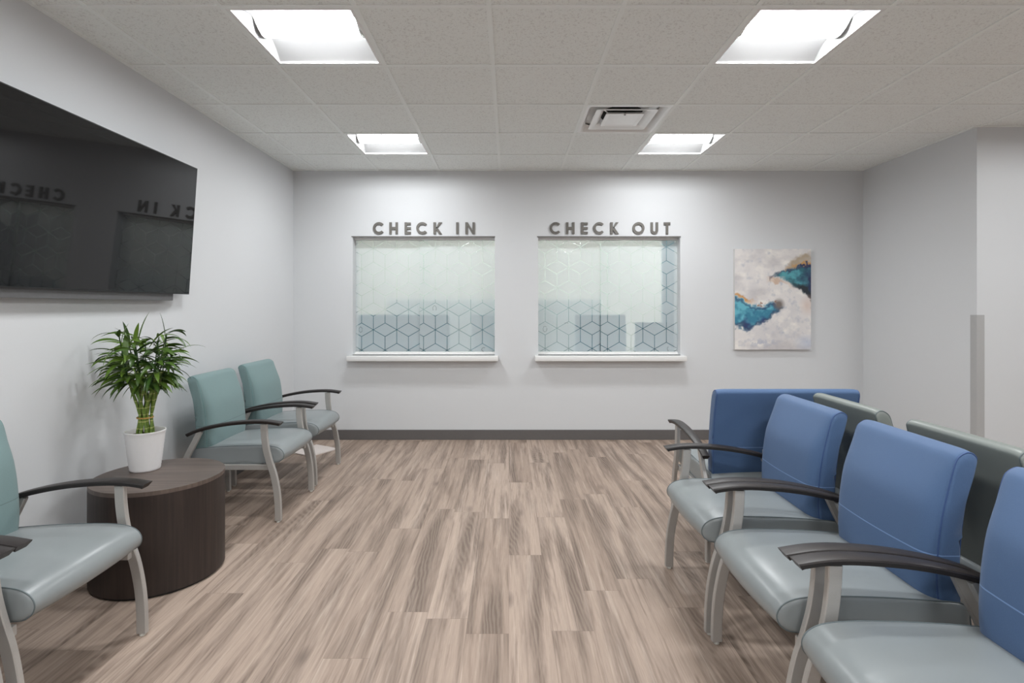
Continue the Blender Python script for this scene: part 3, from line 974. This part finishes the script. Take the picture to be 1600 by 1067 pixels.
def make_chair(name, back_mat, back_pipe, fw=.2825, bw=.236, seat_mat=None):
    root = empty(name)
    seat_mat = seat_mat or M['seat']
    sw = fw - .028
    st = link_mesh('seat', extrude_profile(seat_prof, sw - .007, 14), seat_mat, root, smooth=50)
    bm = bmesh.new()
    bm.free()
    for sg in (-1, 1):
        bm = bmesh.new()
        tube(bm, [(p[0] + XO, sg * (sw - .0065), p[1]) for p in seat_prof(1)], .0022, 6, closed=True)
        link_mesh('piping', bm, M['seat_pipe'], st, smooth=60)
    bk = link_mesh('backrest', extrude_profile(lambda s: back_prof(s, bw), bw, 14), back_mat, root, smooth=50)
    bm = bmesh.new()
    bm.free()
    for sg in (-1, 1):
        bm = bmesh.new()
        tube(bm, [(p[0] + XO, sg * (bw + .0006), p[1]) for p in back_prof(1)], .0022, 6, closed=True)
        link_mesh('piping', bm, back_pipe, bk, smooth=60)
    for sg in (-1, 1):
        y = sg * fw
        bm = bmesh.new(); rect_sweep(bm, FRONT, .040, .022, y)
        lg = link_mesh('leg', bm, M['metal'], root, smooth=35)
        bm = bmesh.new(); lathe(bm, [(.011, 0), (.012, .003), (.009, .010)], 12, XO, y)
        link_mesh('glide', bm, M['glide'], lg)
        bm = bmesh.new(); rect_sweep(bm, REAR, .034, .022, y)
        lg = link_mesh('leg', bm, M['metal'], root, smooth=35)
        bm = bmesh.new(); lathe(bm, [(.011, 0), (.012, .003), (.009, .010)], 12, XO - .598, y)
        link_mesh('glide', bm, M['glide'], lg)
        # armrest
        rings = []
        n = len(ARM)
        for i, p in enumerate(ARM):
            a = np.array(ARM[max(i - 1, 0)]); b2 = np.array(ARM[min(i + 1, n - 1)])
            t = (b2 - a) / np.linalg.norm(b2 - a); nn = np.array((-t[1], t[0]))
            f = i / (n - 1)
            hw = .020 + .0075 * min(1, f * 1.8)
            th = .021
            yc = sg * (fw + .002 - .004 * (1 - f))
            sec = [(-hw + .008, -.5 * th), (hw - .008, -.5 * th), (hw, .2 * th), (hw - .002, .42 * th), (hw - .007, .5 * th), (-hw + .007, .5 * th), (-hw + .002, .42 * th), (-hw, .2 * th)]
            rg = []
            for q in sec:
                sh = 0
                if i == n - 1: sh = .012 * (q[1] / th + .5) - .012 + .004 * q[0] / hw * sg * 0
                rg.append((p[0] + nn[0] * q[1] + XO + sh, yc + q[0], p[1] + nn[1] * q[1]))
            rings.append(rg)
        bm = bmesh.new(); loft(bm, rings)
        link_mesh('armrest', bm, M['arm'], root, smooth=35)
    # seat frame under the cushion
    bm = bmesh.new()
    for sg in (-1, 1):
        y = sg * (fw - .011 - .012)
        box(bm, XO - .585, XO - .035, y - .012, y + .012, .318, .351, .003)
    box(bm, XO - .14, XO - .11, -(fw - .035), fw - .035, .320, .349)
    box(bm, XO - .585, XO - .555, -(fw - .035), fw - .035, .320, .349)
    link_mesh('seat_frame', bm, M['metal'], root)
    bm = bmesh.new()
    for sg in (-1, 1):
        tube(bm, [(XO - .572, sg * .12, .345), (XO - .572, sg * .12, .46), (XO - .572, sg * .12, .58)], .008, 8)
    link_mesh('back_support', bm, M['metal'], root)
    return root

def place(o, foot, cy, face):
    """foot: x of the front feet; face '+x' / '-x'"""
    if face == '+x': o.location = (foot - XO, cy, 0); o.rotation_euler.z = 0
    elif face == '-x': o.location = (foot + XO, cy, 0); o.rotation_euler.z = PI

teal = make_chair('waiting_chair', M['teal'], M['teal_pipe'])
place(teal, -1.487, 1.95, '+x')
tag(teal, 'teal backed armchair in the left foreground, in front of the round drum table', 'chair', 'teal armchairs along the left wall')
for fx, cy, lb in ((-1.425, 3.685, 'teal backed armchair just beyond the drum table and plant'),
                   (-1.443, 4.367, 'teal backed armchair nearest the back wall in the left corner'),
                   (-1.487, 1.322, 'armchair cut off by the left edge of the photo, only arm tip and leg showing')):
    c = copy_tree(teal); place(c, fx, cy, '+x'); c['label'] = lb
blue = make_chair('waiting_chair', M['blue'], M['blue_pipe'])
place(blue, .817, 2.522, '-x')
tag(blue, 'blue backed armchair farthest of the three in the right hand row', 'chair', 'blue armchairs in the right hand row')
for fx, cy, lb in ((.822, 1.895, 'blue backed armchair in the middle of the right hand row'),
                   (.827, 1.268, 'blue backed armchair cut off in the bottom right foreground')):
    c = copy_tree(blue); place(c, fx, cy, '-x'); c['label'] = lb
grey = make_chair('waiting_chair', M['greyback'], M['seat_pipe'])
place(grey, 2.135, 2.555, '+x')
tag(grey, 'grey backed armchair behind the farthest blue one, facing away to the right', 'chair', 'grey armchairs back to back with the blue ones')
for cy, lb in ((1.90, 'grey backed armchair behind the middle blue one, facing away to the right'),
               (1.25, 'grey backed armchair behind the nearest blue one, mostly outside the photo')):
    c = copy_tree(grey); place(c, 2.135, cy, '+x'); c['label'] = lb
wide = make_chair('wide_waiting_chair', M['blue'], M['blue_pipe'], fw=.425, bw=.372)
wide.location = (1.462, 3.465 - XO, 0); wide.rotation_euler.z = PI / 2
tag(wide, 'extra wide blue armchair turned towards the check out wall, back to the viewer', 'chair')

# ------------------------------------------------------------------ drum table
TX, TYc, TR, TH = -1.758, 2.77, .292, .49
tb = empty('drum_table', (TX, TYc, 0))
tag(tb, 'round dark walnut drum side table between teal chairs', 'table')
bm = bmesh.new(); lathe(bm, [(TR - .012, 0), (TR - .012, .012)], 72)
link_mesh('plinth', bm, M['duct'], tb)
bm = bmesh.new(); lathe(bm, [(TR, .012), (TR, TH - .0205)], 96)
link_mesh('drum_body', bm, M['drum_side'], tb, smooth=40)
bm = bmesh.new(); lathe(bm, [(TR, TH - .020), (TR, TH - .001), (TR - .001, TH)], 96)
link_mesh('table_top', bm, M['drum_top'], tb, smooth=40)

# ------------------------------------------------------------------ potted plant
random.seed(11)
pl = empty('potted_bamboo', (-1.885, 2.85, TH))
tag(pl, 'leafy lucky bamboo plant in a white pot on the drum table', 'plant')
bm = bmesh.new()
prof = [(.065, 0), (.068, .002)]
for k in range(1, 24):
    z = .002 + .190 * k / 24
    r = .068 + .022 * (k / 24) ** .9 + (.0009 if k % 2 else 0)
    prof.append((r, z))
prof += [(.092, .194), (.0945, .199), (.0935, .203), (.089, .203), (.087, .198), (.084, .170)]
lathe(bm, prof, 56, cap=True)
link_mesh('pot', bm, M['pot'], pl, smooth=50)
bm = bmesh.new(); lathe(bm, [(.0843, .176), (.075, .180), (.03, .184)], 32)
link_mesh('soil', bm, M['soil'], pl, smooth=60)
tips = []
ns = 18
for i in range(ns):
    a0 = 2 * PI * i / ns
    tw = 1.5 if i % 2 else -1.1
    pts = []
    layer = 1.0 if i % 3 else .55
    for k in range(15):
        t = k / 14
        z = .165 + .34 * t
        if z < .27: r = .038 - .010 * (z - .165) / .105
        else: r = .028 + .055 * ((z - .27) / .235) ** 1.3
        r *= layer
        a = a0 + tw * t * 1.2
        pts.append((r * math.cos(a), r * math.sin(a), z))
    bm = bmesh.new()
    rad = [.0062 + (.0012 if k % 2 == 0 else 0) for k in range(15)]
    tube(bm, pts, rad, 7)
    link_mesh('stalk', bm, M['stalk'], pl, smooth=60)
    tips.append((Vector(pts[-1]), Vector(pts[-1]) - Vector(pts[-3])))
bm = bmesh.new()
for dz in (0, .0035): tube(bm, [(.037 * math.cos(2 * PI * k / 24), .037 * math.sin(2 * PI * k / 24),   .268 + dz) for k in range(24)], .0018, 6, closed=True)
link_mesh('tie_band', bm, M['band'], pl, smooth=60)
bm = bmesh.new()
tint = bm.verts.layers.float.new('tint')
def leaf(bs, d, up, L, W, droop, tv_):
    d = d.normalized()
    side = d.cross(Vector((0, 0, 1)))
    if side.length < .1: side = Vector((1, 0, 0))
    side.normalize()
    side = (Quaternion(d, random.uniform(-.9, .9)) @ side)
    n = 9
    p = bs.copy(); dirv = d.copy()
    rows_ = []
    for k in range(n + 1):
        t = k / n
        wd = W * (math.sin(PI * min(1, t * .92 + .06)) ** .8) * (1 - .25 * t)
        if k == n: wd = .0004
        nrm = side.cross(dirv).normalized()
        off = nrm * wd * .28
        vs = [bm.verts.new(p - side * wd + off), bm.verts.new(p), bm.verts.new(p + side * wd + off)]
        for v in vs:
            v[tint] = tv_ + (.1 if v is vs[1] else 0)
            v.co.x = max(v.co.x, -.262)
        rows_.append(vs)
        p = p + dirv * (L / n)
        dirv = (dirv + Vector((0, 0, -droop * (0.5 + t) / n))).normalized()
    for a, b3 in zip(rows_, rows_[1:]):
        bm.faces.new((a[0], a[1], b3[1], b3[0])); bm.faces.new((a[1], a[2], b3[2], b3[1]))
for i, (tp, td) in enumerate(tips):
    # leafy shoot out of each stalk tip
    az0 = math.atan2(tp.y, tp.x) + random.uniform(-.5, .5)
    hgt = random.uniform(.06, .20)
    outw = random.uniform(.02, .07)
    base = tp - Vector((0, 0, .05))
    sp_ = [base + Vector((math.cos(az0) * outw * t, math.sin(az0) * outw * t, (hgt + .05) * t)) for t in [k / 6 for k in range(7)]]
    tube(bm, sp_, .003, 5)
    nl = 12
    for k in range(nl):
        t = k / (nl - 1)
        idx = t * 5.99; i0 = int(idx); bs = sp_[i0].lerp(sp_[min(6, i0 + 1)], idx - i0)
        az = az0 + k * 2.4 + random.uniform(-.4, .4)
        el = -.15 + .80 * t + random.uniform(-.3, .25)
        d = Vector((math.cos(az) * math.cos(el), math.sin(az) * math.cos(el), math.sin(el)))
        # favour directions away from the axis
        rad_ = Vector((bs.x, bs.y, 0))
        if rad_.length > .02: d = (d + rad_.normalized() * .75).normalized()
        leaf(bs, d, None, random.uniform(.09, .18), random.uniform(.0095, .0165), random.uniform(.7, 2.1), random.uniform(0, .85))
# a few longer top leaves
for az, el, L in ((3.0, .35, .20), (3.3, .15, .19), (2.6, .8, .16), (0.3, .7, .17), (-.6, .5, .17), (1.4, 1.3, .20), (.8, 1.0, .15), (-2.2, 1.15, .16), (3.6, .6, .18)):
    d = Vector((math.cos(az) * math.cos(el), math.sin(az) * math.cos(el), math.sin(el)))
    leaf(Vector((random.uniform(-.04, .04), random.uniform(-.04, .04), .62 + random.uniform(-.03, .03))), d, None, L, .013, 1.1, .7)
link_mesh('foliage', bm, M['leaf'], pl, smooth=60)

# ------------------------------------------------------------------ pale flat panel on the floor
bm = bmesh.new()
A = Vector((-1.75, 4.87, 0)); u = Vector((.50, .866, 0)).normalized(); v = Vector((-.866, .50, 0)).normalized()
q = [A, A + u * .31, A + u * .31 + v * .29, A + v * .29]
lo = [bm.verts.new((p.x, p.y, .0005)) for p in q]; hi = [bm.verts.new((p.x, p.y, .009)) for p in q]
bm.faces.new(lo[::-1]); bm.faces.new(hi)
for i in range(4): bm.faces.new((lo[i], lo[(i + 1) % 4], hi[(i + 1) % 4], hi[i]))
o = link_mesh('floor_panel', bm, M['panel'])
tag(o, 'pale beige flat square lying on the floor beneath the corner teal chair', 'floor panel')
